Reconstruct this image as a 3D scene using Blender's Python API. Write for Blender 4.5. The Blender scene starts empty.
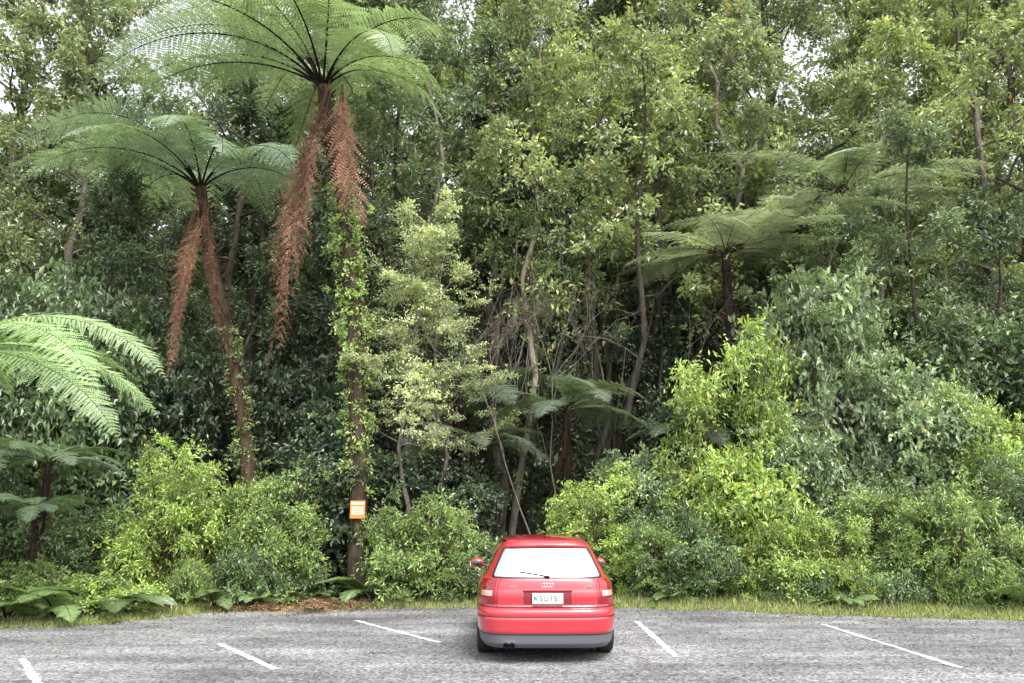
import bpy, math, numpy as np
from mathutils import Vector, Matrix
sc=bpy.context.scene
R_=np.random.default_rng
UP=np.array([0,0,1.0])
def unit(v):
    return v/np.maximum(np.linalg.norm(v,axis=-1,keepdims=True),1e-9)

# ---------------------------------------------------------------- materials
def newmat(name):
    m=bpy.data.materials.new(name); m.use_nodes=True
    nt=m.node_tree; nt.nodes.clear()
    o=nt.nodes.new('ShaderNodeOutputMaterial')
    return m,nt,o
def nd(nt,t,**k):
    n=nt.nodes.new(t)
    for a,b in k.items():
        if a in n.inputs.keys(): n.inputs[a].default_value=b
        else: setattr(n,a,b)
    return n
def simple(name,col,rough=.5,metal=0,coat=0,spec=.5,noise=0,nscale=20):
    m,nt,o=newmat(name)
    p=nd(nt,'ShaderNodeBsdfPrincipled')
    p.inputs['Base Color'].default_value=(*col,1); p.inputs['Roughness'].default_value=rough
    p.inputs['Metallic'].default_value=metal; p.inputs['Coat Weight'].default_value=coat
    p.inputs['Coat Roughness'].default_value=.06
    p.inputs['Specular IOR Level'].default_value=spec
    if noise:
        tc=nd(nt,'ShaderNodeTexCoord'); n=nd(nt,'ShaderNodeTexNoise',Scale=nscale,Detail=6)
        nt.links.new(tc.outputs['Object'],n.inputs['Vector'])
        r=nd(nt,'ShaderNodeMapRange'); r.inputs['From Min'].default_value=.3; r.inputs['From Max'].default_value=.7
        r.inputs['To Min'].default_value=1-noise; r.inputs['To Max'].default_value=1+noise
        nt.links.new(n.outputs['Fac'],r.inputs['Value'])
        mx=nd(nt,'ShaderNodeVectorMath',operation='SCALE'); mx.inputs[0].default_value=col
        nt.links.new(r.outputs['Result'],mx.inputs['Scale']); nt.links.new(mx.outputs[0],p.inputs['Base Color'])
        r2=nd(nt,'ShaderNodeMapRange'); r2.inputs['To Min'].default_value=rough*.8; r2.inputs['To Max'].default_value=min(1,rough*1.3+.05)
        nt.links.new(n.outputs['Fac'],r2.inputs['Value']); nt.links.new(r2.outputs['Result'],p.inputs['Roughness'])
    nt.links.new(p.outputs[0],o.inputs[0])
    return m

def leafmat():
    m,nt,o=newmat('leaf_material')
    at=nd(nt,'ShaderNodeAttribute',attribute_name='Col'); oi=nd(nt,'ShaderNodeObjectInfo')
    mul=nd(nt,'ShaderNodeVectorMath',operation='MULTIPLY')
    nt.links.new(at.outputs['Color'],mul.inputs[0]); nt.links.new(oi.outputs['Color'],mul.inputs[1])
    p=nd(nt,'ShaderNodeBsdfDiffuse'); nt.links.new(mul.outputs[0],p.inputs['Color'])
    t=nd(nt,'ShaderNodeBsdfTranslucent')
    m2=nd(nt,'ShaderNodeVectorMath',operation='MULTIPLY'); m2.inputs[1].default_value=(1.4,1.4,.8)
    nt.links.new(mul.outputs[0],m2.inputs[0]); nt.links.new(m2.outputs[0],t.inputs['Color'])
    mx=nd(nt,'ShaderNodeMixShader'); mx.inputs[0].default_value=.30
    nt.links.new(p.outputs[0],mx.inputs[1]); nt.links.new(t.outputs[0],mx.inputs[2])
    g=nd(nt,'ShaderNodeBsdfGlossy',Roughness=.42); g.inputs['Color'].default_value=(1,1,1,1)
    mg=nd(nt,'ShaderNodeMixShader'); mg.inputs[0].default_value=.07
    nt.links.new(mx.outputs[0],mg.inputs[1]); nt.links.new(g.outputs[0],mg.inputs[2]); nt.links.new(mg.outputs[0],o.inputs[0])
    return m
def colmat(name,rough=.8,bump=0,scale=8):
    m,nt,o=newmat(name)
    at=nd(nt,'ShaderNodeAttribute',attribute_name='Col')
    p=nd(nt,'ShaderNodeBsdfDiffuse')
    tc=nd(nt,'ShaderNodeTexCoord'); mp=nd(nt,'ShaderNodeMapping'); mp.inputs['Scale'].default_value=(1,1,.3)
    nt.links.new(tc.outputs['Object'],mp.inputs[0])
    n=nd(nt,'ShaderNodeTexNoise',Scale=scale,Detail=4,Roughness=.65); nt.links.new(mp.outputs[0],n.inputs['Vector'])
    r=nd(nt,'ShaderNodeMapRange'); r.inputs['From Min'].default_value=.3; r.inputs['From Max'].default_value=.7
    r.inputs['To Min'].default_value=.4; r.inputs['To Max'].default_value=1.6
    nt.links.new(n.outputs['Fac'],r.inputs['Value'])
    mx=nd(nt,'ShaderNodeVectorMath',operation='SCALE')
    nt.links.new(at.outputs['Color'],mx.inputs[0]); nt.links.new(r.outputs['Result'],mx.inputs['Scale']); nt.links.new(mx.outputs[0],p.inputs['Color'])
    if bump:
        b=nd(nt,'ShaderNodeBump',Strength=bump,Distance=.05); nt.links.new(n.outputs['Fac'],b.inputs['Height']); nt.links.new(b.outputs[0],p.inputs['Normal'])
    nt.links.new(p.outputs[0],o.inputs[0])
    return m
LEAF=leafmat(); BARK=colmat('bark_material',.85,.8,9); DEAD=colmat('dead_frond_material',.8,0,3)
VM=[LEAF,BARK,DEAD]

# ---------------------------------------------------------------- mesh accumulator
class Acc:
    def __init__(s): s.v=[];s.f=[];s.m=[];s.c=[];s.n=0
    def add(s,v,f,mat,col):
        v=np.asarray(v,float); f=np.asarray(f,int); col=np.asarray(col,float)
        if col.ndim==1: col=np.tile(col,(len(v),1))
        s.v.append(v); s.f.append(f+s.n); s.m.append(np.full(len(f),mat)); s.c.append(col); s.n+=len(v)
    def leaves(s,P,D,N,L,W,C,mat=0,fold=.25,mid=.45):
        D=unit(D); B=unit(np.cross(D,N)); N=unit(np.cross(B,D)); K=len(P)
        L=np.broadcast_to(L,(K,))[:,None]; W=np.broadcast_to(W,(K,))[:,None]
        q=np.stack([P,P+D*L*mid+B*W*.5+N*W*fold,P+D*L-N*L*.08,P+D*L*mid-B*W*.5+N*W*fold],1).reshape(-1,3)
        C=np.asarray(C,float)
        if C.ndim==1: C=np.tile(C,(K,1))
        s.add(q,np.arange(4*K).reshape(K,4),mat,np.repeat(C,4,0))
    def tube(s,pts,rad,mat=1,col=(.1,.08,.06),sides=6):
        pts=np.asarray(pts,float); n=len(pts); rad=np.broadcast_to(rad,(n,))
        T=unit(np.gradient(pts,axis=0)); ref=np.array([1.,0,0]) if abs(T[0,0])<.8 else np.array([0,1.,0])
        A=unit(np.cross(T,ref)); B=np.cross(T,A)
        a=np.linspace(0,2*np.pi,sides,endpoint=False)
        v=(pts[:,None]+rad[:,None,None]*(np.cos(a)[None,:,None]*A[:,None]+np.sin(a)[None,:,None]*B[:,None])).reshape(-1,3)
        i=np.arange(n-1)[:,None]*sides; j=np.arange(sides)[None]; k=(j+1)%sides
        f=np.stack([i+j,i+k,i+sides+k,i+sides+j],-1).reshape(-1,4)
        s.add(v,f,mat,col)
    def mesh(s,name,mats=VM,smooth=False):
        v=np.concatenate(s.v);f=np.concatenate(s.f);m=np.concatenate(s.m);c=np.concatenate(s.c)
        me=bpy.data.meshes.new(name)
        me.vertices.add(len(v)); me.vertices.foreach_set('co',v.ravel())
        me.loops.add(f.size); me.loops.foreach_set('vertex_index',f.ravel().astype(np.int32))
        me.polygons.add(len(f)); me.polygons.foreach_set('loop_start',(np.arange(len(f))*4).astype(np.int32))
        for x in mats: me.materials.append(x)
        me.update(calc_edges=True)
        me.polygons.foreach_set('material_index',m.astype(np.int32))
        me.polygons.foreach_set('use_smooth',(m==1) if not smooth else np.ones(len(f),bool))
        ca=me.color_attributes.new('Col','FLOAT_COLOR','POINT')
        ca.data.foreach_set('color',np.c_[c,np.ones(len(c))].ravel())
        me.update(); return me
def place(me,name,loc,rz=0,s=1,color=(.06,.1,.04),tilt=(0,0),sz=None):
    o=bpy.data.objects.new(name,me); sc.collection.objects.link(o)
    o.location=loc; o.rotation_euler=(tilt[0],tilt[1],rz); o.scale=(s,s,sz or s); o.color=(*color,1)
    return o

# ---------------------------------------------------------------- plants
def sprays(a,C,R,T,Lv,leaf,wr,rng,flat=.7,up=.3,cv=.3,base=(1,1,1),tip=(1.25,1.2,.9),nup=.8,brown=.01):
    K=len(C); R=np.broadcast_to(R,(K,))
    d=rng.normal(size=(K,T,3))*np.array([1,1,flat]); d[...,2]+=up; d=unit(d)
    ln=R[:,None]*rng.uniform(.5,1.15,(K,T))
    u=(np.arange(Lv)+rng.uniform(0,1,(K,T,Lv)))/Lv*.85+.15
    P=C[:,None,None]+d[:,:,None]*(ln[...,None]*u)[...,None]
    P[...,2]-=(u**2)*R[:,None,None]*.18
    P=P+rng.normal(size=P.shape)*leaf*.25
    D=unit(d[:,:,None]*.7+rng.normal(size=P.shape)*.6-UP*.12)
    N=unit(UP*nup+rng.normal(size=P.shape)*.55)
    cf=rng.uniform(1-cv,1+cv,(K,1,1,1))*rng.uniform(.85,1.15,(K,T,1,1))*rng.uniform(.75,1.25,P.shape[:3]+(1,))
    col=np.array(base)*cf*(1+(np.array(tip)-1)*(u**2)[...,None])
    bm=rng.random(P.shape[:3])<brown
    col[bm]=col[bm]*np.array([2.0,1.15,.8])
    L=leaf*rng.uniform(.7,1.25,P.shape[:3])
    a.leaves(P.reshape(-1,3),D.reshape(-1,3),N.reshape(-1,3),L.ravel(),(L*wr).ravel(),col.reshape(-1,3))

def make_tree(name,seed,H,r0,cb,spread,nl,ns=5,T=12,Lv=8,leaf=.13,wr=.5,clump=.55,lean=(0,0),multi=1,bark=(.13,.11,.09),flat=.6,wob=.035,vine=0,cv=.42,e0=12,nup=.8,top=.5):
    rng=R_(seed); a=Acc(); C=[];CR=[]
    for st in range(multi):
        n=14; t=np.linspace(0,1,n)
        off=np.cumsum(rng.normal(size=(n,2))*wob*H/n**.5,axis=0); off-=off[0]
        ld=np.array(lean,float)
        az=rng.uniform(0,6.28) if multi==1 else st*6.283/multi+rng.uniform(-.5,.5)
        if multi>1: ld=ld+np.array([math.cos(az),math.sin(az)])*rng.uniform(.15,.38)
        h=H*(1 if st==0 else rng.uniform(.7,1))
        tr=np.c_[ld[0]*h*t**1.2+off[:,0],ld[1]*h*t**1.2+off[:,1],t*h]
        rr=r0*(1-.8*t)*(1 if multi==1 else .7); rr[0]*=1.35
        a.tube(tr,rr,1,bark,8)
        nlm=max(3,nl//multi)
        for i in range(nlm):
            tt=(i+rng.random())/nlm; tb=cb+(1-cb)*tt
            p0=np.array([np.interp(tb,t,tr[:,k]) for k in range(3)])
            az=i*2.4+rng.uniform(-.5,.5)+st; el=math.radians(e0+50*tt+rng.uniform(-12,12))
            L=spread*(1-top*tt)*rng.uniform(.55,1.1)
            d=np.array([math.cos(az)*math.cos(el),math.sin(az)*math.cos(el),math.sin(el)])
            m=7; s=np.linspace(0,1,m)
            lp=p0+d*(L*s)[:,None]+np.cumsum(rng.normal(size=(m,3))*L*.045,axis=0); lp[:,2]+=L*.12*s**2; lp[0]=p0
            rb=max(.012,np.interp(tb,t,rr)*.45)
            a.tube(lp,rb*(1-.8*s),1,bark,5)
            for j in range(ns):
                u=.3+.7*(j+rng.random())/ns
                q0=np.array([np.interp(u,s,lp[:,k]) for k in range(3)])
                dd=unit(d+rng.normal(size=3)*np.array([.8,.8,.45])); l2=L*.34*rng.uniform(.5,1.2)
                q=np.array([q0,q0+dd*l2*.5+rng.normal(size=3)*.05*l2,q0+dd*l2+UP*l2*.1])
                a.tube(q,[rb*.3,rb*.2,.006],1,bark,4)
                C.append(q[2]);CR.append(clump*rng.uniform(.6,1.25))
                if rng.random()<.45: C.append(q[1]);CR.append(clump*rng.uniform(.5,.9))
        C.append(tr[-1]);CR.append(clump)
        if vine:
            nv=int(h*cb*6*vine); tv=rng.uniform(0.05,min(1,cb+.3),nv)
            pv=np.stack([np.interp(tv,t,tr[:,k]) for k in range(3)],1)+rng.normal(size=(nv,3))*r0*.6
            sprays(a,pv,.18,5,6,leaf*.7,.5,rng)
    sprays(a,np.array(C),np.array(CR),T,Lv,leaf,wr,rng,flat=flat,cv=cv,nup=nup)
    return a.mesh(name)

def make_shrub(name,seed,H,W,nc,leaf=.08,wr=.42,T=12,Lv=8,clump=.3,cv=.42,tip=(1.35,1.3,.85),up=.5,lobes=5,fill=.55):
    rng=R_(seed); a=Acc()
    lob=[]
    for i in range(lobes):
        az=i*6.283/lobes+rng.uniform(-.5,.5); r=rng.uniform(.15,.55)*W*.5
        lob.append((np.array([math.cos(az)*r,math.sin(az)*r,H*rng.uniform(.3,.68)]),W*.5*rng.uniform(.35,.62),H*rng.uniform(.2,.36)))
    C=[]
    for i in range(nc):
        c,rw,rh=lob[rng.integers(len(lob))]
        d=unit(rng.normal(size=3)); k=rng.uniform(fill,1.05)
        p=c+d*np.array([rw,rw,rh])*k
        if rng.random()<.22: p[2]=rng.uniform(.1,H*.4)
        if p[2]<.08: p[2]=rng.uniform(.08,.4)
        C.append(p)
    C=np.array(C)
    for i in range(0,nc,3):
        p=C[i]; b=np.array([p[0]*.2,p[1]*.2,0]); md=b*.5+p*.5+np.array([0,0,H*.08])+rng.normal(size=3)*.08
        a.tube([b,md,p],[.02,.014,.005],1,(.09,.07,.045),4)
    sprays(a,C,clump*rng.uniform(.6,1.5,nc),T,Lv,leaf,wr,rng,flat=.9,up=up,cv=cv,tip=tip)
    return a.mesh(name)

def frond(a,pts,nh,PL,npin=34,K=12,pn=.085,col=(1,1,1),mat=0,fwd=25,droop=.12,rr=.02,rcol=(.03,.025,.02),rng=None,t0=.14,shag=0,pr=3,gap=1.0):
    pts=np.asarray(pts,float); n=len(pts); s=np.linspace(0,1,n)
    a.tube(pts,rr*(1-.9*s**.7),1,rcol,5)
    t=np.linspace(t0,1,npin); tp=(t-t0)/(1-t0)
    P=np.stack([np.interp(t,s,pts[:,k]) for k in range(3)],1)
    T=unit(np.gradient(P,axis=0)); B=unit(np.cross(T,nh)); N=np.cross(B,T)
    prof=np.minimum(1,(tp/.3+.18))**.7*np.clip(1-tp**pr,0.03,1)
    for sg in (-1,1):
        an=math.radians(fwd)+rng.normal(size=npin)*(.05+shag*.35)
        ln=PL*prof*rng.uniform(.88-shag*.3,1.05,npin)
        D=unit(B*sg*np.cos(an)[:,None]+T*np.sin(an)[:,None]+rng.normal(size=(npin,3))*(.04+shag*.35))
        u=np.linspace(.03,1,K)
        Q=P[:,None]+D[:,None]*(ln[:,None]*u)[...,None]; Q[...,2]-=ln[:,None]*u**2*droop*(1+rng.uniform(-.5,.7,(npin,1)))
        dv=unit(D[:,None]-UP*(2*u*droop)[None,:,None])
        side=unit(np.cross(dv,np.broadcast_to(N[:,None],dv.shape)))
        w=(pn*prof[:,None]**.5*(1-.75*u**1.5)[None])*rng.uniform(.85,1.1,(npin,K))
        c=np.array(col)*rng.uniform(.75,1.25,(npin,1,1))*rng.uniform(.85,1.15,(npin,K,1))
        for s2 in (-1,1):
            DD=unit(side*s2+dv*.35+rng.normal(size=dv.shape)*(.06+shag*.5))
            NN=np.broadcast_to(N[:,None],dv.shape)
            ww=np.broadcast_to((ln/K*gap)[:,None],w.shape)
            a.leaves(Q.reshape(-1,3),DD.reshape(-1,3),NN.reshape(-1,3),w.ravel(),ww.ravel(),c.reshape(-1,3),mat=mat,fold=.12,mid=.4)
def arc(base,az,L,e0,e1,n=26,pw=1.0,side=0):
    t=np.linspace(0,1,n); e=np.radians(e0+(e1-e0)*t**pw); azs=az+side*t**2
    st=np.stack([np.cos(azs)*np.cos(e),np.sin(azs)*np.cos(e),np.sin(e)],1)*L/(n-1)
    p=np.cumsum(st,0); p-=p[0]; return p+np.asarray(base)
def fern_crown(a,top,rng,nf,L,e0=(35,60),e1=(-45,-10),PL=.75,npin=34,K=12,pn=.09,rr=.022,rcol=(.03,.025,.02),col=(1,1,1),az0=0,droop=.12,pw=1.0,gap=.9):
    for i in range(nf):
        az=az0+i*2.399+rng.uniform(-.25,.25); l=L*rng.uniform(.75,1.08)
        b=np.asarray(top)+np.array([math.cos(az),math.sin(az),0])*.06
        p=arc(b,az,l,rng.uniform(*e0),rng.uniform(*e1),side=rng.uniform(-.35,.35),pw=pw)
        nh=unit(UP+rng.normal(size=3)*.22)
        frond(a,p,nh,PL*rng.uniform(.85,1.1),npin,K,pn,np.array(col)*rng.uniform(.75,1.25),rng=rng,rr=rr,rcol=rcol,droop=droop,gap=gap)
def trunk(a,pts,r,rng,col=(.05,.035,.025),stub=True,n=24):
    pts=np.asarray(pts,float); s=np.linspace(0,1,len(pts)); t=np.linspace(0,1,n)
    p=np.stack([np.interp(t,s,pts[:,k]) for k in range(3)],1)
    for _ in range(2): p[1:-1]=(p[:-2]+p[1:-1]*2+p[2:])/4
    a.tube(p,r*(1.15-.3*t)*rng.uniform(.9,1.15,n),1,col,10)
    if stub:
        m=int(p[-1,2]*16); tv=rng.uniform(.35,1,m); q=np.stack([np.interp(tv,t,p[:,k]) for k in range(3)],1)
        az=rng.uniform(0,6.28,m); o=np.stack([np.cos(az),np.sin(az),rng.uniform(.3,1.4,m)],1)
        a.leaves(q+o*np.array([1,1,0])*r*.85,o*np.array([1,1,1.]),np.stack([-np.sin(az),np.cos(az),0*az],1),.22,.06,np.array([.07,.045,.03])*rng.uniform(.5,1.6,(m,1)),mat=2)
    return p

# ---------------------------------------------------------------- world / camera / light
w=bpy.data.worlds.new("World"); sc.world=w; w.use_nodes=True
nt=w.node_tree; nt.nodes.clear()
S=Vector((.30,-.55,1.0)).normalized()
sky=nt.nodes.new('ShaderNodeTexSky'); sky.sky_type='NISHITA'; sky.sun_disc=False
sky.sun_elevation=math.asin(S.z); sky.sun_rotation=math.atan2(S.x,S.y); sky.air_density=1.0; sky.dust_density=4.0
hs=nt.nodes.new('ShaderNodeHueSaturation'); hs.inputs['Saturation'].default_value=.22; hs.inputs['Value'].default_value=3.3
bg=nt.nodes.new('ShaderNodeBackground'); bg.inputs[1].default_value=.15
wo=nt.nodes.new('ShaderNodeOutputWorld')
nt.links.new(sky.outputs[0],hs.inputs['Color']); nt.links.new(hs.outputs[0],bg.inputs[0]); nt.links.new(bg.outputs[0],wo.inputs[0])
ld=bpy.data.lights.new('sun','SUN'); ld.energy=2.2; ld.angle=math.radians(14); ld.color=(1,.97,.91)
lo=bpy.data.objects.new('sun',ld); sc.collection.objects.link(lo); lo.rotation_euler=S.to_track_quat('Z','Y').to_euler(); lo.location=(10,-20,30)
cd=bpy.data.cameras.new('camera'); cam=bpy.data.objects.new('camera',cd); sc.collection.objects.link(cam)
cam.location=(0,0,1.75); cam.rotation_euler=(math.radians(90+11.8),0,0); cd.lens=29.04; cd.sensor_width=36; cd.clip_end=1000
sc.camera=cam
sc.view_settings.view_transform='Standard'; sc.view_settings.look='None'; sc.view_settings.exposure=0

# ---------------------------------------------------------------- ground
def sheet(name,poly,z,mat):
    me=bpy.data.meshes.new(name); me.from_pydata([(x,y,z) for x,y in poly],[],[list(range(len(poly)))]); me.materials.append(mat)
    o=bpy.data.objects.new(name,me); sc.collection.objects.link(o); return o
def groundmat(name,stops,scale=3,fine=60,bump=.5,rough=.95,dist=.02,speck=None,patch=None):
    m,nt,o=newmat(name); p=nd(nt,'ShaderNodeBsdfPrincipled',Roughness=rough); p.inputs['Specular IOR Level'].default_value=.25
    tc=nd(nt,'ShaderNodeTexCoord')
    n1=nd(nt,'ShaderNodeTexNoise',Scale=scale,Detail=8,Roughness=.6); n2=nd(nt,'ShaderNodeTexNoise',Scale=fine,Detail=4,Roughness=.8)
    nt.links.new(tc.outputs['Object'],n1.inputs['Vector']); nt.links.new(tc.outputs['Object'],n2.inputs['Vector'])
    mx=nd(nt,'ShaderNodeMix',data_type='FLOAT'); mx.inputs[0].default_value=.5
    nt.links.new(n1.outputs['Fac'],mx.inputs[2]); nt.links.new(n2.outputs['Fac'],mx.inputs[3])
    cr=nd(nt,'ShaderNodeValToRGB'); el=cr.color_ramp.elements
    while len(el)<len(stops): el.new(.5)
    for e,(ps,c) in zip(el,stops): e.position=ps; e.color=(*c,1)
    nt.links.new(mx.outputs[0],cr.inputs[0]); last=cr.outputs[0]
    hgt=mx.outputs[0]
    if patch:
        mp=nd(nt,'ShaderNodeMapping'); mp.inputs['Scale'].default_value=(.16,.75,1); nt.links.new(tc.outputs['Object'],mp.inputs[0])
        n3=nd(nt,'ShaderNodeTexNoise',Scale=1.6,Detail=7,Roughness=.7); nt.links.new(mp.outputs[0],n3.inputs['Vector'])
        r=nd(nt,'ShaderNodeMapRange'); r.inputs['From Min'].default_value=.36; r.inputs['From Max'].default_value=.64; r.inputs['To Min'].default_value=.62; r.inputs['To Max'].default_value=1.3
        nt.links.new(n3.outputs['Fac'],r.inputs['Value'])
        s3=nd(nt,'ShaderNodeVectorMath',operation='SCALE'); nt.links.new(last,s3.inputs[0]); nt.links.new(r.outputs[0],s3.inputs['Scale']); last=s3.outputs[0]
    if speck:
        v=nd(nt,'ShaderNodeTexVoronoi',Scale=speck); nt.links.new(tc.outputs['Object'],v.inputs['Vector'])
        s=nd(nt,'ShaderNodeSeparateColor'); nt.links.new(v.outputs['Color'],s.inputs[0])
        r=nd(nt,'ShaderNodeMapRange'); r.inputs['To Min'].default_value=.4; r.inputs['To Max'].default_value=1.6; nt.links.new(s.outputs[0],r.inputs['Value'])
        sm=nd(nt,'ShaderNodeVectorMath',operation='SCALE'); nt.links.new(last,sm.inputs[0]); nt.links.new(r.outputs[0],sm.inputs['Scale']); last=sm.outputs[0]
        hgt=v.outputs['Distance']
    nt.links.new(last,p.inputs['Base Color'])
    b=nd(nt,'ShaderNodeBump',Strength=bump,Distance=dist); nt.links.new(hgt,b.inputs['Height']); nt.links.new(b.outputs[0],p.inputs['Normal'])
    nt.links.new(p.outputs[0],o.inputs[0]); return m,nt,p,last
soil,_,_,_=groundmat('forest_floor_material',[(.3,(.02,.015,.01)),(.5,(.05,.035,.02)),(.7,(.10,.065,.035))],2,30,.8,dist=.05)
asph,_,_,_=groundmat('asphalt_material',[(.38,(.11,.11,.115)),(.5,(.165,.165,.17)),(.60,(.24,.24,.24))],.5,18,.7,dist=.012,speck=34,patch=True)
verge,_,_,_=groundmat('verge_material',[(.3,(.09,.06,.035)),(.45,(.16,.11,.065)),(.6,(.11,.14,.05)),(.7,(.18,.21,.06))],1.5,20,.8,dist=.03)
sheet('ground',[(-400,-300),(400,-300),(400,600),(-400,600)],0,soil)
hm,_,_,_=groundmat('sky_block_hill_material',[(.35,(.012,.018,.01)),(.5,(.03,.045,.02)),(.65,(.06,.08,.035))],.3,2.5,1.0,dist=.6)
gx=np.linspace(-160,160,65); gy=np.linspace(50,150,26); rg=R_(3)
hv=[];hf=[]
for yy in gy:
    for xx in gx:
        t=min(1,max(0,(yy-50)/34)); z=-.3+(t*t*(3-2*t))*(34 if xx>-30 else 26)*(1+.12*math.sin(xx*.11)+.08*math.sin(xx*.37+yy*.2))
        hv.append((xx,yy,z+(rg.normal()*.9 if t>0 else 0)))
for i in range(25):
    for j in range(64): hf.append((i*65+j,i*65+j+1,(i+1)*65+j+1,(i+1)*65+j))
me=bpy.data.meshes.new('sky_block_hill'); me.from_pydata(hv,[],hf); me.materials.append(hm)  # added dark hill, blocks sky leaking between the trees and darkens the gap
sc.collection.objects.link(bpy.data.objects.new('sky_block_hill',me))
EDGE=[(-30,9.0),(-14,11.2),(-9.5,12.7),(-7.9,13.3),(-6.5,14.3),(-5.4,15.6),(-4.3,16.2),(-2,16.5),(0,16.7),(2,16.4),(3.6,15.9),(5.2,15.3),(7,14.8),(8.6,14.5),(12,14),(30,12)]
ex=np.array([e[0] for e in EDGE]); ey=np.array([e[1] for e in EDGE])
rg=R_(5)
xs=np.arange(-30,30.01,.10); nz=rg.normal(size=len(xs))
ys=np.interp(xs,ex,ey)+np.convolve(nz,np.ones(5)/5,'same')*.16+np.convolve(rg.normal(size=len(xs)),np.ones(17)/17,'same')*.45
def edge(x): return np.interp(x,xs,ys)
sheet('verge',[(x,y-.25) for x,y in zip(xs,ys)]+[(30,19),(-30,19)],.006,verge)
sheet('parking_lot',[(-30,-30),(30,-30)]+[(x,y) for x,y in zip(xs[::-1],ys[::-1])],.012,asph)
pm,pnt,pp,_=groundmat('line_paint_material',[(.42,(.24,.24,.24)),(.50,(.55,.55,.54)),(.66,(.78,.78,.76))],5,45,.4,dist=.006)
def line(a,b,wd=.09):
    a=np.array(a);b=np.array(b);d=unit(b-a);nn=np.array([-d[1],d[0]])*wd/2
    k=40; t=np.linspace(0,1,k); r=R_(int(abs(a[0])*100)); l=[a+(b-a)*x+nn*(1+r.normal()*.22) for x in t]; q=[a+(b-a)*x-nn*(1+r.normal()*.22) for x in t[::-1]]
    sheet('parking_line',[tuple(p) for p in l+q],.018,pm)
line((-2.6,14.4),(-1.0,12.0)); line((-4.0,11.9),(-2.7,10.0)); line((-6.0,10.7),(-4.9,9.1)); line((2.06,14.3),(2.04,10.8)); line((5.0,13.9),(5.17,10.1))

def grass():
    rng=R_(11); a=Acc(); n=60000
    x=rng.uniform(-16,16,n); off=np.abs(rng.normal(size=n))*.6-.14
    pn=np.sin(x*1.7)+np.sin(x*.63+1)+rng.normal(size=n)*.6
    k=(pn>-0.9)|(x>2); k&=~((x>-5.6)&(x<-2.6)&(rng.random(n)<.75)); x=x[k];off=off[k]; n=len(x)
    P=np.c_[x,edge(x)+off,np.full(n,.004)]
    D=rng.normal(size=(n,3))*np.array([.5,.5,.1]); D[:,2]+=1
    h=rng.uniform(.05,.19,n)*(1+.7*(x>2)*rng.random(n))*np.clip(.5+off,.4,1.3)
    c=np.array([.24,.31,.08])*rng.uniform(.5,1.5,(n,1)); y=rng.random(n)<.2; c[y]=np.array([.42,.34,.17])
    a.leaves(P,D,rng.normal(size=(n,3)),h,.014,c,mat=0,fold=.1,mid=.35)
    place(a.mesh('grass'),'grass',(0,0,0),color=(1,1,1))
grass()
def litter():
    rng=R_(12); a=Acc(); n=5000
    x=rng.uniform(-12,12,n); P=np.c_[x,edge(x)-np.abs(rng.exponential(.7,n))+.4,np.full(n,.022)]
    m=900; P=np.r_[P,np.c_[rng.uniform(-8,9,m),rng.uniform(8,16,m),np.full(m,.022)]]
    m=2600; P=np.r_[P,np.c_[rng.normal(size=m)*.9-4.0,16.1+rng.normal(size=m)*.3,np.full(m,.022)+np.abs(rng.normal(size=m))*.03]]
    n=len(P); D=rng.normal(size=(n,3))*np.array([1,1,.12])
    pal=np.array([[.22,.12,.05],[.14,.08,.04],[.35,.26,.09],[.10,.07,.04],[.30,.30,.10]]); c=pal[rng.integers(0,5,n)]*rng.uniform(.6,1.3,(n,1))
    a.leaves(P,D,UP+rng.normal(size=(n,3))*.25,rng.uniform(.02,.065,n),rng.uniform(.01,.03,n),c,mat=2)
    place(a.mesh('leaf_litter'),'leaf_litter',(0,0,0))
litter()
def pile():
    rng=R_(13); a=Acc()
    for i in range(18):
        b=np.array([rng.uniform(-5.3,-3.0),16.2+rng.normal()*.2,rng.uniform(.03,.16)]); az=rng.choice([0,3.14])+rng.normal()*.5
        c=np.array([.27,.17,.10])*rng.uniform(.5,1.4)
        frond(a,arc(b,az,rng.uniform(.8,1.4),rng.uniform(2,12),-8),UP,.22,16,6,.05,c,mat=2,shag=.5,rr=.008,rcol=(.12,.07,.04),rng=rng)
    place(a.mesh('dead_fern_pile'),'dead_fern_pile',(0,0,0))
pile()

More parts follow.
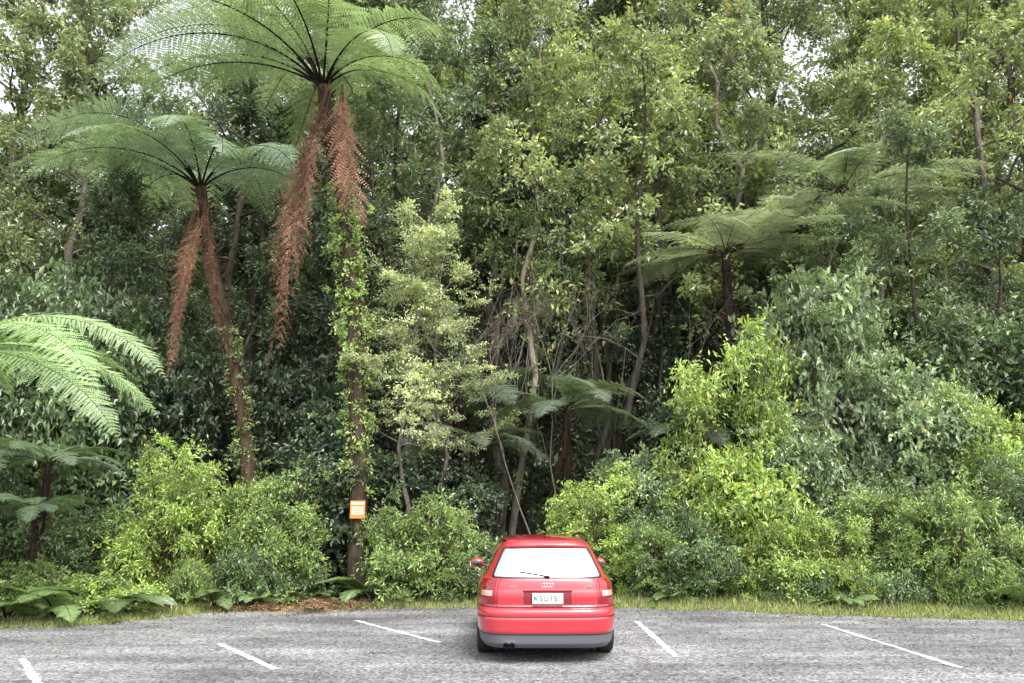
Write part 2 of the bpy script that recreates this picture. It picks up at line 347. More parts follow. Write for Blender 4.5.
# ---------------------------------------------------------------- tree ferns
RED=np.array([.27,.15,.10])
def dead_frond(a,top,bot,rng,PL=.5,col=RED,shag=.45,npin=30):
    top=np.array(top,float);bot=np.array(bot,float); t=np.linspace(0,1,22)[:,None]
    p=top+(bot-top)*t; p[:,0]+=np.sin(t[:,0]*3+rng.uniform(0,3))*.1; p[:,1]-=np.sin(t[:,0]*3.14)*.25
    frond(a,p,np.array([rng.normal()*.4,-1,rng.normal()*.1]),PL,npin,9,.06,col*rng.uniform(.5,1.35),mat=2,fwd=56,droop=.12,shag=shag,rr=.018,rcol=(.13,.07,.045),rng=rng,t0=.12,pr=4,gap=.6)
def big_fern():
    rng=R_(21); a=Acc()
    P=trunk(a,[(-3.2,17.6,0),(-3.2,17.6,2),(-3.35,17.6,4.5),(-3.5,17.6,6.5),(-3.75,17.6,8.5),(-4.2,17.6,10.3),(-4.4,17.6,11.5)],.17,rng,(.065,.05,.036))
    top=np.array([-4.4,17.6,11.5])
    kw=dict(npin=42,K=15,pn=.11,rr=.036,rcol=(.018,.015,.012),rng=rng,droop=.22,gap=.78)
    for az,e0,e1,L in ((3.14,62,-48,6.4),(2.95,46,-40,6.0),(3.35,52,-62,6.0),(3.6,70,-45,6.2),(3.9,48,-50,5.6),(2.6,58,-45,5.6),(2.2,66,-40,5.2),(4.2,62,-60,5.4),(4.6,52,-60,4.8),
                       (5.0,66,-62,4.4),(5.5,60,-75,3.6),(5.9,74,-60,4.2),(.1,68,-70,3.6),(.5,58,-60,3.8),(1.0,70,-50,4.6),(1.5,60,-45,5.2),(3.0,78,-30,6.0),(3.25,34,-55,5.0),(1.9,50,-50,4.6)):
        frond(a,arc(top+np.array([math.cos(az),math.sin(az),0])*.06,az,L*rng.uniform(.95,1.05),e0,e1,side=rng.uniform(-.3,.3)),unit(UP+rng.normal(size=3)*.25),.95*rng.uniform(.9,1.08),col=np.ones(3)*rng.uniform(.75,1.3),**kw)
    for i in range(6):
        dead_frond(a,(-4.45+rng.normal()*.12,17.4,10.9+rng.normal()*.3),(-4.75+rng.normal()*.25,17.0+rng.normal()*.1,4.4+rng.uniform(0,3.0)),rng,.48,shag=.5)
    for i in range(4):
        dead_frond(a,(-4.2+.35*rng.random(),17.4,11.4),(-3.45+rng.normal()*.22,17.0,7.6+rng.uniform(0,1.2)),rng,.6,RED*.95,shag=.3)
    t=rng.uniform(0.12,.72,300); s=np.linspace(0,1,len(P)); q=np.stack([np.interp(t,s,P[:,k]) for k in range(3)],1)+rng.normal(size=(300,3))*np.array([.17,.14,.1])
    q=q[~((q[:,2]>1.3)&(q[:,2]<2.2))]
    sprays(a,q,.2,5,7,.085,.5,rng,base=(.95,1.0,.6))
    place(a.mesh('mamaku'),'tree_fern',(0,0,0),color=(.28,.37,.21))
big_fern()
def fern2():
    rng=R_(22); a=Acc(); top=np.array([-7.45,18.6,9.4])
    P=trunk(a,[(-5.7,18.6,0),(-5.8,18.6,2.4),(-6.1,18.6,4),(-6.6,18.6,6),(-7.1,18.6,7.8),top],.15,rng,(.07,.05,.035))
    kw=dict(npin=36,K=13,pn=.105,rr=.028,rcol=(.02,.017,.014),rng=rng,droop=.2,gap=.88)
    for az,e0,e1,L in ((3.14,50,-45,4.8),(3.4,36,-35,4.6),(2.8,60,-40,4.4),(3.8,56,-50,4.4),(4.3,44,-50,4.0),(4.8,62,-55,3.6),(5.3,50,-60,3.4),(5.9,64,-55,3.2),(.2,55,-60,3.2),(.8,60,-50,3.6),(1.4,64,-45,4.0),(2.0,56,-45,4.2),(2.5,44,-40,4.4),(3.25,70,-30,4.4),(3.6,46,-60,4.2),(4.05,64,-55,4.2)):
        frond(a,arc(top+np.array([math.cos(az),math.sin(az),0])*.05,az,L,e0,e1,side=rng.uniform(-.3,.3)),unit(UP+rng.normal(size=3)*.25),.82,col=np.ones(3)*rng.uniform(.8,1.35),**kw)
    for i in range(6): dead_frond(a,(-7.4+rng.normal()*.12,18.4,9.0),(-7.35+rng.normal()*.15,18.0,4.4+rng.uniform(0,2)),rng,.3,shag=.5)
    for i in range(2): dead_frond(a,(-7.3,18.4,9.0),(-6.3+rng.normal()*.2,18.1,4.8+rng.uniform(0,1)),rng,.2,RED*.7,shag=.6)
    t=rng.uniform(0.1,.6,160); s=np.linspace(0,1,len(P)); q=np.stack([np.interp(t,s,P[:,k]) for k in range(3)],1)+rng.normal(size=(160,3))*.12
    sprays(a,q,.16,4,6,.08,.5,rng,base=(.8,.8,.5))
    place(a.mesh('mamaku_b'),'tree_fern',(0,0,0),color=(.29,.39,.26))
fern2()
def fern_left():
    rng=R_(23); a=Acc(); top=np.array([0,0,4.1])
    trunk(a,[(0.1,0,0),(0,0,2),top],.13,rng)
    kw=dict(PL=.52,npin=46,K=15,pn=.06,rr=.02,rcol=(.16,.17,.07),droop=.14,gap=.9)
    fern_crown(a,top,rng,4,3.2,(28,50),(-60,-25),az0=1.7,**kw)
    for az in (2.2,3.1,4.0): fern_crown(a,top,rng,1,3.2,(28,50),(-60,-25),az0=az,**kw)
    for az,e,l in ((.12,46,4.1),(-.35,33,4.1),(-.15,13,3.9),(-.85,22,3.6),(.6,30,3.8)):
        frond(a,arc(top,az,l,e,-52,side=-.15),unit(UP+np.array([.1,-.45,0])),.58,48,16,.065,np.array([1,1,1])*rng.uniform(.9,1.15),rng=rng,rr=.022,rcol=(.16,.17,.07),droop=.14,gap=.9)
    for i in range(5): dead_frond(a,(0,0,3.9),(rng.normal()*.4,rng.normal()*.3,1.4),rng,.25)
    return a.mesh('tree_fern_left')
FL=fern_left(); place(FL,'tree_fern',(-8.95,12.4,0),0,1,(.30,.45,.18))
def silver(seed,h,L=2.9,nf=18,e0=(8,28),e1=(-22,-5),dead=3,PL=.6,tr=.12):
    rng=R_(seed); a=Acc(); top=np.array([0,0,h])
    if h>.3: trunk(a,[(.15,.1,0),(0,.1,h*.5),top],tr,rng,(.03,.024,.02))
    fern_crown(a,top,rng,nf,L,e0,e1,PL,32,11,.09,.016,(.05,.04,.025),droop=.12,gap=1.0)
    for i in range(dead): dead_frond(a,(0,0,h-.1),(rng.normal()*.4,rng.normal()*.4,h-2.2),rng,.22,RED*.45)
    return a.mesh('silver_fern')
SF=silver(31,8.1,3.2,16,(8,26),(-32,-10),0); SF2=silver(32,4.4,2.6,13,(15,45),(-50,-15),1); GF=silver(33,.08,1.15,11,(35,65),(-45,-10),0,.22)
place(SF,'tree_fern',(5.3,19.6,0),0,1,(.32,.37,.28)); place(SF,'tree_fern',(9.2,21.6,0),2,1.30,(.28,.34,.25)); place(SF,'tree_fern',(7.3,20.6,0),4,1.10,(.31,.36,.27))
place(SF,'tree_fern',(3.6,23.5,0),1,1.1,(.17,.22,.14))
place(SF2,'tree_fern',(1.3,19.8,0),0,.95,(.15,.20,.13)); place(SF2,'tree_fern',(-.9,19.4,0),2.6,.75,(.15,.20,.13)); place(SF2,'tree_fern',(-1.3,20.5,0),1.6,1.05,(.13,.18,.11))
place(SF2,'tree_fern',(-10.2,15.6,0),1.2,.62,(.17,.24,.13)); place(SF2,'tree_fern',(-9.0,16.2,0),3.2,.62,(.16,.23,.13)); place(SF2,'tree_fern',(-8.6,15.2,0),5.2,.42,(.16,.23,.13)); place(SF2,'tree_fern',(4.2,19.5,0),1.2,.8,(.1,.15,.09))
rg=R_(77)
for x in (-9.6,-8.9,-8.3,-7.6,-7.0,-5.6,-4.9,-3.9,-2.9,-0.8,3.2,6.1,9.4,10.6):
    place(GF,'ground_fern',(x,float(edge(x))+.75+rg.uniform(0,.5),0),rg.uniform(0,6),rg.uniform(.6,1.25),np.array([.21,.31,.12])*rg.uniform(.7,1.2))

# ---------------------------------------------------------------- shrubs
SH=[make_shrub('shrub_a',41,3.6,2.7,220,.085,.42,lobes=6),make_shrub('shrub_b',42,3.0,3.0,220,.08,.45,lobes=6),
    make_shrub('shrub_c',43,2.4,3.2,220,.095,.38,lobes=7),make_shrub('shrub_d',44,1.0,2.2,110,.075,.45,lobes=6,clump=.22),
    make_shrub('broad_shrub',45,4.6,3.6,290,.125,.58,T=9,Lv=9,clump=.42,lobes=8,tip=(1.3,1.25,1.05),cv=.45)]
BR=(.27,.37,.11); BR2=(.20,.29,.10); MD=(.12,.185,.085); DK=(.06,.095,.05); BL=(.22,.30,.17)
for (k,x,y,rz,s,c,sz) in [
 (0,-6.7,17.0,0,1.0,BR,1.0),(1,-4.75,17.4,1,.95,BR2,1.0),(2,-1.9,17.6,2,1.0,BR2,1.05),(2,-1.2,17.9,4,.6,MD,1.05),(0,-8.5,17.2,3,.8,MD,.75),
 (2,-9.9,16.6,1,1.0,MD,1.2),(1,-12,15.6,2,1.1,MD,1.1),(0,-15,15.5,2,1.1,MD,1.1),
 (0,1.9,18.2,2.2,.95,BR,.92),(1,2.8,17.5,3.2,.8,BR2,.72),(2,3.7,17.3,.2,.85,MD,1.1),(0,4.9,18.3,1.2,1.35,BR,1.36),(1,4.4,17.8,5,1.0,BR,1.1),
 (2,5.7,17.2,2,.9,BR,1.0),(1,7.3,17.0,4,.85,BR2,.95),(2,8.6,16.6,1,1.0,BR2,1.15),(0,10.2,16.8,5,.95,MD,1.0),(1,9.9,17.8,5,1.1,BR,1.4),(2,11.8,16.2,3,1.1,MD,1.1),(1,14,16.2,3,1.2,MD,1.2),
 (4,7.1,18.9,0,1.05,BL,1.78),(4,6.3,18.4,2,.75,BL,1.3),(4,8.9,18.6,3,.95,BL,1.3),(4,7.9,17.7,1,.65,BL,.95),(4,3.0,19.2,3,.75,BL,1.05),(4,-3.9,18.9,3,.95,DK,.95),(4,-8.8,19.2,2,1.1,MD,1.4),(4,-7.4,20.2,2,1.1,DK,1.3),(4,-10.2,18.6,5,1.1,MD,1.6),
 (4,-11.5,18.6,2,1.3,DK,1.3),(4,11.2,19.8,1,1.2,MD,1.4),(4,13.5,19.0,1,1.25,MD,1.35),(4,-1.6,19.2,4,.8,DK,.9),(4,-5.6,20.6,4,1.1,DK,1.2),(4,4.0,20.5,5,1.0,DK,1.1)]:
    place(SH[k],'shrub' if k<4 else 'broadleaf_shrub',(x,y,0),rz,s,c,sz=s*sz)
rg=R_(78)
for x in np.arange(-13,14,.85):
    c=[BR,BR2,MD][rg.integers(3)]; xx=x+rg.uniform(-.3,.3); yy=float(edge(x))+1.05+rg.uniform(0,.7); s1=rg.uniform(.5,1.05); s2=rg.uniform(.5,1.3)
    if abs(x+3.2)<.5 or -.7<x<1.2: continue
    place(SH[3],'low_shrub',(xx,yy,0),rg.uniform(0,6),s1,c,sz=s2)

# ---------------------------------------------------------------- trees
pale=(.24,.22,.18); dark=(.08,.07,.055); midb=(.12,.105,.085)
TT=[make_tree('t0',51,17,.20,.40,3.8,17,6,T=12,Lv=8,leaf=.16,bark=midb,vine=.6,clump=.68,e0=5),
    make_tree('t1',52,15,.16,.34,3.2,17,6,T=12,Lv=8,leaf=.14,bark=pale,wob=.06,clump=.6),
    make_tree('t2',53,19,.26,.42,4.8,18,6,T=13,Lv=8,leaf=.17,bark=dark,vine=.5,clump=.8,e0=5),
    make_tree('t3',54,15,.17,.42,3.2,24,5,T=12,Lv=8,leaf=.145,multi=4,bark=dark,clump=.62),
    make_tree('t4',55,21,.30,.35,5.0,20,7,T=13,Lv=8,leaf=.20,bark=midb,clump=.88),
    make_tree('t5',56,15.5,.10,.56,2.6,15,5,T=12,Lv=8,leaf=.13,bark=(.20,.18,.145),wob=.045,clump=.55,vine=.5)]
TH=[17,15,19,15,21,15]
SM=[make_tree('s0',61,8.2,.07,.36,2.1,19,6,T=14,Lv=8,leaf=.08,wr=.42,clump=.40,flat=.22,bark=midb,wob=.05,e0=0,nup=1.3),
    make_tree('s1',62,8.5,.10,.18,2.2,18,5,T=11,Lv=8,leaf=.13,wr=.45,clump=.5,bark=dark),
    make_tree('s2',63,10,.12,.15,2.6,20,6,T=11,Lv=8,leaf=.14,wr=.4,clump=.55,bark=dark,multi=2)]
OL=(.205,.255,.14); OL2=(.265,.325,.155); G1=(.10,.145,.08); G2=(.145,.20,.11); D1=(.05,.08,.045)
place(SM[0],'small_tree',(-2.3,18.2,0),.5,1,(.42,.48,.31)); place(SM[0],'small_tree',(-1.5,18.6,0),2.5,.95,(.37,.43,.27))
place(SM[0],'small_tree',(7.6,18.6,0),1.5,1.0,(.22,.3,.16))
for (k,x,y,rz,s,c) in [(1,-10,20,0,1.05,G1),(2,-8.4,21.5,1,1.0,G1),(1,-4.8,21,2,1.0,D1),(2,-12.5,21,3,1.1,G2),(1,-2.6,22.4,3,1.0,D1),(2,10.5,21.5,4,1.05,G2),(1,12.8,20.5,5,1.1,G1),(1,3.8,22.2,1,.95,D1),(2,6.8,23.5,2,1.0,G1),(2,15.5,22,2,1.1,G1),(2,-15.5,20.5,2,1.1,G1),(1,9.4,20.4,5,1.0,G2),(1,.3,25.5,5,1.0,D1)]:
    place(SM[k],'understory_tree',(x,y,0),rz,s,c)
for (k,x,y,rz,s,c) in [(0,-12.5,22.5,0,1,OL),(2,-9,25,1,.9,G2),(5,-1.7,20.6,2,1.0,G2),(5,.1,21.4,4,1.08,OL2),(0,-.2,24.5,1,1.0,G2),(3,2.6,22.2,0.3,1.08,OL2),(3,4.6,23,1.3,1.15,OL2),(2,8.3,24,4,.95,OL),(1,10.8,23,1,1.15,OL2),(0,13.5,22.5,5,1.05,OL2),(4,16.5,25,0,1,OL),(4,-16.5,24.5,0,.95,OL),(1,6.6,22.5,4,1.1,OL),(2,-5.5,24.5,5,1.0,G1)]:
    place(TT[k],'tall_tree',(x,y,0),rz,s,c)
rg=R_(79)
for (y0,dx,xm) in ((28,3.9,20),(36,5.2,26)):
    for x in np.arange(-xm,xm+.1,dx):
        k=int(rg.choice([0,2,4,4,3])); tgt=(.70*y0+2)*rg.uniform(.85,1.14)
        if x/y0<-.42: tgt*=.82
        c=np.array([OL,G2,OL,OL2][rg.integers(4)])*rg.uniform(.8,1.1)
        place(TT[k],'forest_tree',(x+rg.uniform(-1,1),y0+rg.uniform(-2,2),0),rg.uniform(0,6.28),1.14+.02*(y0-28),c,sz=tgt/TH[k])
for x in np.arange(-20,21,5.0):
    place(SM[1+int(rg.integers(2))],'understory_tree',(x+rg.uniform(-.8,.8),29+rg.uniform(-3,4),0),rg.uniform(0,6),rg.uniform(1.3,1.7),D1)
def bgmass():
    rng=R_(91); a=Acc(); n=3600; x=rng.uniform(-50,50,n); z=rng.uniform(0,1,n)*(27+5*np.sin(x*.35)+4*np.sin(x*.9+1))*rng.uniform(.8,1.1,n)*np.where(x<-22,.8,1)
    C=np.c_[x,rng.uniform(44,50,n)+z*.2,z]; sprays(a,C,1.7,7,4,.65,.5,rng,cv=.45)
    place(a.mesh('forest_background'),'forest_background',(0,0,0),color=(.11,.15,.09))
bgmass()
def haze_vines():
    # loose dry vines and dead fronds, added to stand in for a pale haze patch
    rng=R_(93); a=Acc()
    for i in range(70):
        x=rng.normal()*1.1; y=rng.normal()*.6; z1=rng.uniform(7.0,10.5)-abs(x)*.4; L=rng.uniform(1.2,4.5); n=10; t=np.linspace(0,1,n)
        p=np.c_[x+np.sin(t*rng.uniform(2,6)+rng.uniform(0,6))*.22+t*rng.normal()*.5,y+np.sin(t*4)*.15,z1-L*t]
        a.tube(p,rng.uniform(.003,.009)*(1-.5*t),2,np.array([.22,.20,.17])*rng.uniform(.4,1.2),4)
    for i in range(9): dead_frond(a,(rng.normal()*1.0,rng.normal()*.3,9.0+rng.normal()*.4),(rng.normal()*1.1,-.2,6.2+rng.uniform(0,1)),rng,.25,np.array([.19,.17,.14]),npin=22,shag=.6)
    q=np.c_[rng.normal(size=40)*1.4,rng.normal(size=40)*.4,rng.uniform(8.5,10.8,40)]; sprays(a,q,.5,12,8,.12,.45,rng,base=(.7,.8,.5))
    a.tube([(-1.7,.3,9.2),(-.8,.1,9.9),(.2,.1,9.7),(1.2,.2,10.2),(2.0,.6,9.8)],.03,1,(.12,.10,.08),6)
    place(a.mesh('haze_standin_vines'),'haze_standin_vines',(.6,20.8,-1.0),color=(.16,.21,.12))
haze_vines()
def bare():
    rng=R_(92); a=Acc()
    def br(p,d,L,r,lv):
        n=6; pts=[p]
        for i in range(n-1):
            d=unit(d+rng.normal(size=3)*.18+UP*.06); pts.append(pts[-1]+d*L/(n-1))
        a.tube(pts,np.linspace(r,r*.5,n),1,(.17,.15,.12),4)
        if lv>0:
            for k in range(4): br(pts[rng.integers(3,n)],unit(d+rng.normal(size=3)*.6),L*.42,r*.45,lv-1)
    for k in range(3): br(np.array([rng.normal()*.2,0,0]),unit(np.array([rng.normal()*.1,rng.normal()*.1,1])),5.0,.024,3)
    place(a.mesh('dead_tree'),'dead_tree',(1.3,19.0,0))
bare()

# ---------------------------------------------------------------- car
REDP=simple('car_paint',(.45,.026,.038),.34,.0,1,.5,noise=.05,nscale=3)
GREY=simple('bumper_plastic',(.12,.12,.135),.5); BLK=simple('black_trim',(.012,.012,.012),.45)
GLS=simple('reflective_glass',(.70,.74,.76),.06,.92); DGL=simple('side_glass',(.02,.025,.025),.05,0,1,.8)
TL=simple('tail_lamp_red',(.24,.006,.010),.15,0,1); TL2=simple('tail_lamp_clear',(.60,.34,.32),.15,0,1)
WHT=simple('plate_white',(.70,.70,.68),.4); CHR=simple('chrome',(.7,.7,.7),.15,1); RUB=simple('rubber',(.02,.02,.02),.8,noise=.3,nscale=30); ALY=simple('alloy',(.45,.45,.46),.35,.8)
CO=bpy.data.objects.new('parked_car',None); sc.collection.objects.link(CO)
def child(o,name=None):
    if name:o.name=name
    o.parent=CO; return o
def pyobj(name,v,f,mats,smooth=True,mi=None):
    me=bpy.data.meshes.new(name); me.from_pydata([tuple(map(float,p)) for p in v],[],f)
    for m in mats: me.materials.append(m)
    for i,p in enumerate(me.polygons):
        p.use_smooth=smooth
        if mi is not None: p.material_index=int(mi[i])
    o=bpy.data.objects.new(name,me); sc.collection.objects.link(o); return o
n_=7.0; YM=2.3
zz=np.arange(.17,1.4101,.0124)
def sm(xp,fp):
    f=np.interp(zz,xp,fp); g=np.r_[f[0],f,f[-1]]; return (g[:-2]+2*g[1:-1]+g[2:])/4
Wv=sm([.17,.22,.34,.36,.52,.535,.55,.62,.635,.75,.88,.94,.985,1.1,1.25,1.33,1.38,1.41],[.80,.835,.858,.868,.885,.878,.885,.885,.873,.878,.862,.832,.785,.73,.655,.61,.57,.52])
Rv=sm([.17,.22,.33,.355,.50,.52,.535,.55,.61,.635,.65,.75,.82,.83,.9,.95,.975,1.32,1.335,1.375,1.41],[.12,.04,.02,0,-.012,-.01,.004,-.008,.0,.05,.078,.07,.075,.085,.095,.11,.13,.36,.325,.335,.40])
Fv=sm([.17,.3,.5,.62,.7,.78,.86,.93,.97,1.34,1.39,1.41],[4.35,4.5,4.54,4.52,4.45,4.2,3.85,3.5,3.35,2.7,2.55,2.4])
Wz=lambda z:np.interp(z,zz,Wv); Rz=lambda z:np.interp(z,zz,Rv); Fz=lambda z:np.interp(z,zz,Fv)
def rear(xr,z):
    ax=abs(xr); yr=(1-min(ax,1)**n_)**(1/n_)
    return np.array([Wz(z)*xr,YM-(YM-Rz(z))*yr+.05*ax*ax*yr**6,z])
def front(xr,z):
    ax=abs(xr); yr=(1-min(ax,1)**n_)**(1/n_)
    return np.array([Wz(z)*xr,YM+(Fz(z)-YM)*yr-.18*ax*ax*yr**6,z])
def side(sg,y,z):
    yr=(YM-y)/(YM-Rz(z)) if y<YM else (y-YM)/(Fz(z)-YM)
    return np.array([sg*Wz(z)*(1-min(yr,1)**n_)**(1/n_),y,z])
qa=[(x,(1-x**n_)**(1/n_)) for x in np.linspace(0,.93,34)]
yb=qa[-1][1]; qb=[((1-y**n_)**(1/n_),y) for y in np.linspace(yb,0,42)[1:]]
q=qa+qb
per=[(x,y,-1) for x,y in q]+[(x,y,1) for x,y in q[::-1][1:]]+[(-x,y,1) for x,y in q[1:]]+[(-x,y,-1) for x,y in q[::-1][1:-1]]
def ring(z,s=1,zo=None):
    out=[]
    for x,y,sd in per:
        if sd<0: p=np.array([Wz(z)*x,YM-(YM-Rz(z))*y+.05*x*x*y**6,z])
        else: p=np.array([Wz(z)*x,YM+(Fz(z)-YM)*y-.18*x*x*y**6,z])
        if zo is not None: p=np.array([p[0]*s,1.5+(p[1]-1.5)*s,zo])
        out.append(p)
    return out
rows=[ring(z) for z in zz]+[ring(1.41,s,1.41+.045*(1-s*s)**.7) for s in (.97,.92,.84,.72,.55,.35,.15)]
M=len(per); v=[p for r in rows for p in r]; f=[];mi=[]
for i in range(len(rows)-1):
    for j in range(M):
        k=(j+1)%M; f.append((i*M+j,i*M+k,(i+1)*M+k,(i+1)*M+j)); mi.append(1 if i<len(zz) and zz[i]<.335 else 0)
f.append(tuple(range(M))[::-1]); mi.append(2); f.append(tuple((len(rows)-1)*M+j for j in range(M))); mi.append(0)
body=pyobj('body',v,f,[REDP,GREY,BLK],True,mi)
for sg in (-1,1):
    for yy in (.98,3.63):
        bpy.ops.mesh.primitive_cylinder_add(radius=.345,depth=.42,vertices=48,location=(sg*.80,yy,.315),rotation=(0,math.pi/2,0))
        cu=bpy.context.object
        for m in [REDP,GREY,BLK]: cu.data.materials.append(m)
        for p in cu.data.polygons: p.material_index=2
        md=body.modifiers.new('b','BOOLEAN'); md.operation='DIFFERENCE'; md.object=cu; md.solver='EXACT'
        bpy.context.view_layer.objects.active=body
        with bpy.context.temp_override(object=body,active_object=body,selected_objects=[body]): bpy.ops.object.modifier_apply(modifier='b')
        bpy.data.objects.remove(cu)
child(body)
def patch(name,fn,u0,u1,v0,v1,nu,nv,mat,off=.004,keep=None):
    U=np.linspace(u0,u1,nu);V=np.linspace(v0,v1,nv)
    G=np.array([[fn(u,vv) for u in U] for vv in V])
    du=np.gradient(G,axis=1);dv=np.gradient(G,axis=0); N=unit(np.cross(du,dv))
    c=np.array([0,YM,.8])
    if np.sum((G-c)*N)<0: N=-N
    G=G+N*off; fs=[]
    for i in range(nv-1):
        for j in range(nu-1):
            if keep is None or keep((j+.5)/(nu-1),(i+.5)/(nv-1)): fs.append((i*nu+j,i*nu+j+1,(i+1)*nu+j+1,(i+1)*nu+j))
    return child(pyobj(name,G.reshape(-1,3),fs,[mat]))
def rr(cx,cy):
    def k(u,v):
        a=max(0,abs(u-.5)*2-(1-cx))/cx; b=max(0,abs(v-.5)*2-(1-cy))/cy
        return a*a+b*b<=1
    return k
patch('rear_window_seal',rear,-.865,.865,.968,1.322,90,50,BLK,.003,rr(.08,.2))
patch('rear_window',rear,-.83,.83,.985,1.308,120,60,GLS,.006,rr(.07,.2))
patch('brake_light_high',rear,-.22,.22,1.345,1.363,20,4,TL,.004)
patch('bumper_gap',rear,-.93,.93,.634,.645,80,2,BLK,.003)
patch('bumper_groove',rear,-.96,.96,.529,.538,80,2,BLK,.004)
patch('valance_line',rear,-.97,.97,.332,.340,80,2,BLK,.004)
for sg in (-1,1):
    patch('tail_light',lambda u,z:rear(sg*(u+(.95-u)*.12*(z-.67)/.3),z),.715,.957,.672,.955,34,34,TL,.008,rr(.2,.15))
    patch('tail_light_clear',lambda u,z:rear(sg*u,z),.76,.91,.765,.825,14,10,TL2,.0105,rr(.3,.3))
    patch('tailgate_gap',lambda u,z:rear(sg*u,z),.695,.702,.645,.97,2,20,BLK,.003)
    for (y0,y1,nm) in ((.58,1.22,'quarter'),(1.30,2.08,'rear_door'),(2.15,2.95,'front_door')):
        patch(nm+'_window',lambda y,z:side(sg,y-(z-.99)*(.8 if (nm=='front_door' and y>2.5) else (-.5 if (nm=='quarter' and y<.9) else 0)),z),y0,y1,.992,1.30,20,14,DGL,.004,rr(.12,.25))
    for y in (1.26,2.115,3.15): patch('door_gap',lambda u,z:side(sg,y+u,z),-.004,.004,.36,.985,2,20,BLK,.003)
    for y in (1.45,2.3): patch('door_handle',lambda a,b:side(sg,a,b),y,y+.2,.80,.83,8,4,RUB,.02)
    patch('side_moulding',lambda y,z:side(sg,y,z),1.35,3.2,.50,.545,30,4,RUB,.01)
patch('windscreen',front,-.86,.86,1.0,1.33,30,20,DGL,.005,rr(.1,.2))
for sg in (-1,1): patch('headlight',lambda u,z:front(sg*u,z),.55,.9,.58,.69,14,8,CHR,.006,rr(.3,.4))
patch('grille',front,-.4,.4,.5,.66,14,8,BLK,.006,rr(.1,.2))
def box(name,c,s,mat,bev=.006,rot=(0,0,0),seg=2):
    bpy.ops.mesh.primitive_cube_add(size=1,location=c,rotation=rot); o=bpy.context.object; o.scale=s
    bpy.ops.object.transform_apply(location=False,rotation=False,scale=True)
    if bev:
        m=o.modifiers.new('b','BEVEL'); m.width=bev; m.segments=seg
    o.data.materials.append(mat)
    for p in o.data.polygons:p.use_smooth=False
    return child(o,name)
yr_=float(Rz(.74))
patch('plate_recess_shade',rear,-.33,.33,.672,.822,30,10,simple('recess_shade_red',(.18,.012,.018),.5),.003,rr(.1,.2))  # flat patch; shade of a plate recess put into a darker body red
box('number_plate',(0,yr_-.016,.742),(.37,.012,.125),WHT,.004)
bpy.ops.object.text_add(location=(0,yr_-.026,.742),rotation=(math.pi/2,0,0)); t=bpy.context.object
t.data.body='KSU151'; t.data.size=.095; t.data.align_x='CENTER'; t.data.align_y='CENTER'; t.data.extrude=.001; t.data.space_character=1.1
t.data.materials.append(simple('plate_black',(.04,.04,.05),.5)); bpy.ops.object.convert(target='MESH'); child(bpy.context.object,'plate_characters')
box('tailgate_handle',(0,float(Rz(.835))-.010,.838),(.60,.03,.024),REDP,.008)
for i in range(4):
    bpy.ops.mesh.primitive_torus_add(major_radius=.023,minor_radius=.0035,location=(-.0525+.035*i,float(Rz(.90))-.004,.895),rotation=(math.pi/2,0,0)); o=bpy.context.object; o.data.materials.append(CHR); child(o,'badge_ring')
for x,wd in ((-.44,.085),(.46,.10)):
    for k in range(3): box('trim_letter',(x+k*wd/3,float(rear(x/.87,.88)[1])-.004,.875),(wd/3*.6,.006,.022),CHR,.001)
a0=rear(0,1.0);a1=rear(-.45,1.05)
d=Vector(a1-a0); o=box('rear_wiper',tuple((a0+a1)/2+np.array([0,-.022,.0])),(d.length,.010,.010),BLK,.003); o.rotation_euler=d.to_track_quat('X','Z').to_euler()
o=box('wiper_hub',tuple(a0+np.array([0,-.02,-.005])),(.06,.04,.03),BLK,.01)
def tubeobj(name,pts,r,mat,sides=12):
    a=Acc(); a.tube(pts,r,0,(1,1,1),sides); me=a.mesh(name,[mat],True); o=bpy.data.objects.new(name,me); sc.collection.objects.link(o); return child(o)
for sg in (-1,1):
    tubeobj('roof_rail',[(sg*.52,.52,1.405),(sg*.525,.62,1.458),(sg*.535,1.3,1.478),(sg*.53,2.0,1.468),(sg*.50,2.45,1.42),(sg*.49,2.52,1.40)],.016,BLK)
    bpy.ops.mesh.primitive_uv_sphere_add(segments=24,ring_count=14,radius=1,location=(sg*.945,3.02,1.0)); o=bpy.context.object; o.scale=(.105,.07,.07)
    o.data.materials.append(REDP)
    for p in o.data.polygons:p.use_smooth=True
    child(o,'mirror_housing')
    bpy.ops.mesh.primitive_uv_sphere_add(segments=24,ring_count=10,radius=1,location=(sg*.948,2.965,1.0)); o=bpy.context.object; o.scale=(.078,.02,.048); o.data.materials.append(DGL); child(o,'mirror_glass')
    tubeobj('mirror_arm',[(sg*.78,3.03,.955),(sg*.90,3.02,.965)],.02,BLK)
tubeobj('aerial',[(0,.60,1.43),(0,.48,1.50)],.004,BLK,6)
for x in (-.50,-.43):
    tubeobj('exhaust_pipe',[(x,.0,.215),(x,.02,.215),(x,.5,.215)],[.036,.033,.03],CHR)
    tubeobj('exhaust_bore',[(x,.002,.215),(x,.2,.215)],[.031,.0],BLK)
box('rear_underbody',(0,.55,.20),(1.2,.7,.09),BLK,.03); box('underbody',(0,2.3,.2),(1.1,3.6,.1),BLK,.03)
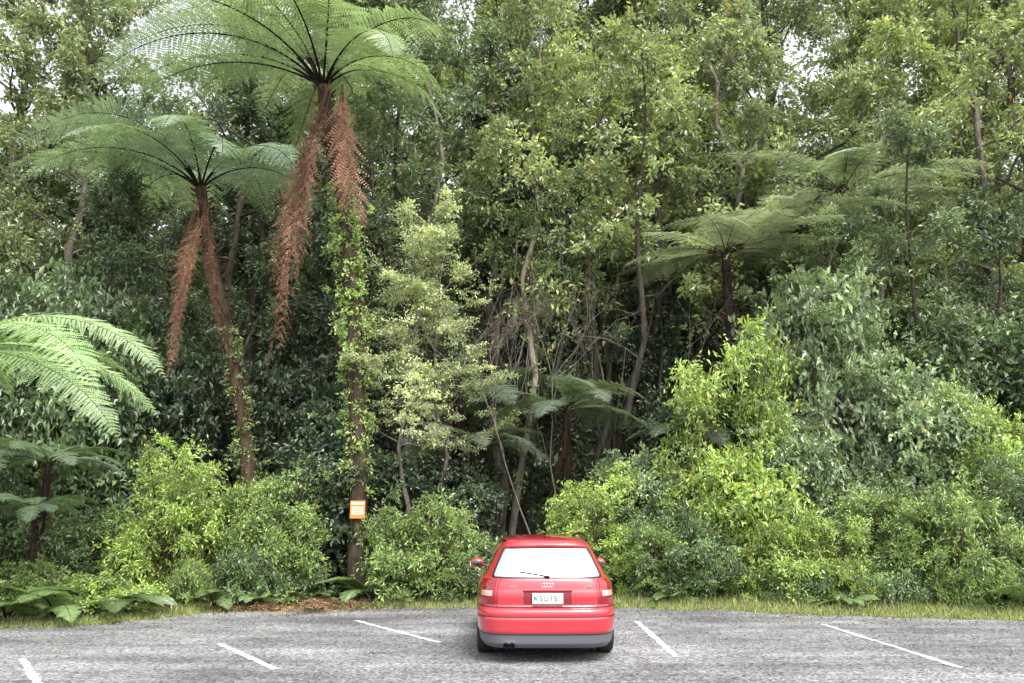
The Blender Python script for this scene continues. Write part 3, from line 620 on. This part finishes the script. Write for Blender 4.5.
for sg in (-1,1):
    for yy in (.98,3.63):
        prof=[(.20,-.095),(.235,-.1),(.285,-.102),(.305,-.09),(.315,-.07),(.317,0),(.315,.07),(.305,.09),(.285,.102),(.235,.1),(.20,.095)]
        n=48; v=[];f=[]
        for i in range(n):
            an=i*2*math.pi/n
            for r,h in prof: v.append((sg*.765+h,yy+r*math.cos(an),.317+r*math.sin(an)))
        k=len(prof)
        for i in range(n):
            j=(i+1)%n
            for q_ in range(k-1): f.append((i*k+q_,i*k+q_+1,j*k+q_+1,j*k+q_))
        child(pyobj('tyre',v,f,[RUB]))
        tubeobj('rim_barrel',[(sg*.765-.09,yy,.317),(sg*.765+.09,yy,.317)],.202,ALY,40)
        bpy.ops.mesh.primitive_cylinder_add(radius=.2,depth=.01,location=(sg*.79,yy,.317),rotation=(0,math.pi/2,0)); o=bpy.context.object; o.data.materials.append(BLK); child(o,'brake_disc')
        for s_ in range(7):
            an=s_*2*math.pi/7; box('wheel_spoke',(sg*.848,yy+.11*math.cos(an),.317+.11*math.sin(an)),(.02,.18,.045),ALY,.008,rot=(an,0,0))
        bpy.ops.mesh.primitive_cylinder_add(radius=.045,depth=.035,location=(sg*.85,yy,.317),rotation=(0,math.pi/2,0)); o=bpy.context.object; o.data.materials.append(ALY); child(o,'wheel_hub')
CO.location=(.43,10.28,.014); CO.rotation_euler=(0,0,math.radians(.5))

# ---------------------------------------------------------------- sign on the fern trunk
SG=bpy.data.objects.new('orange_sign',None); sc.collection.objects.link(SG); SG.location=(-3.18,17.36,1.84)
def sb(name,c,s,mat,b=.004):
    bpy.ops.mesh.primitive_cube_add(size=1,location=c); o=bpy.context.object; o.scale=s; bpy.ops.object.transform_apply(location=False,scale=True)
    if b: m=o.modifiers.new('b','BEVEL'); m.width=b
    o.data.materials.append(mat); o.name=name; o.parent=SG; return o
ORG=simple('sign_orange',(.75,.24,.04),.5); SW=simple('sign_white',(.65,.60,.50),.5)
sb('board',(0,0,0),(.31,.012,.36),ORG); sb('white_panel',(0,-.009,-.02),(.24,.004,.16),SW,0); sb('bar',(0,-.009,.125),(.26,.004,.05),SW,0)
for i in range(3): sb('text_line',(0,-.0125,.03-.045*i),(.19-.03*i,.003,.014),ORG,0)
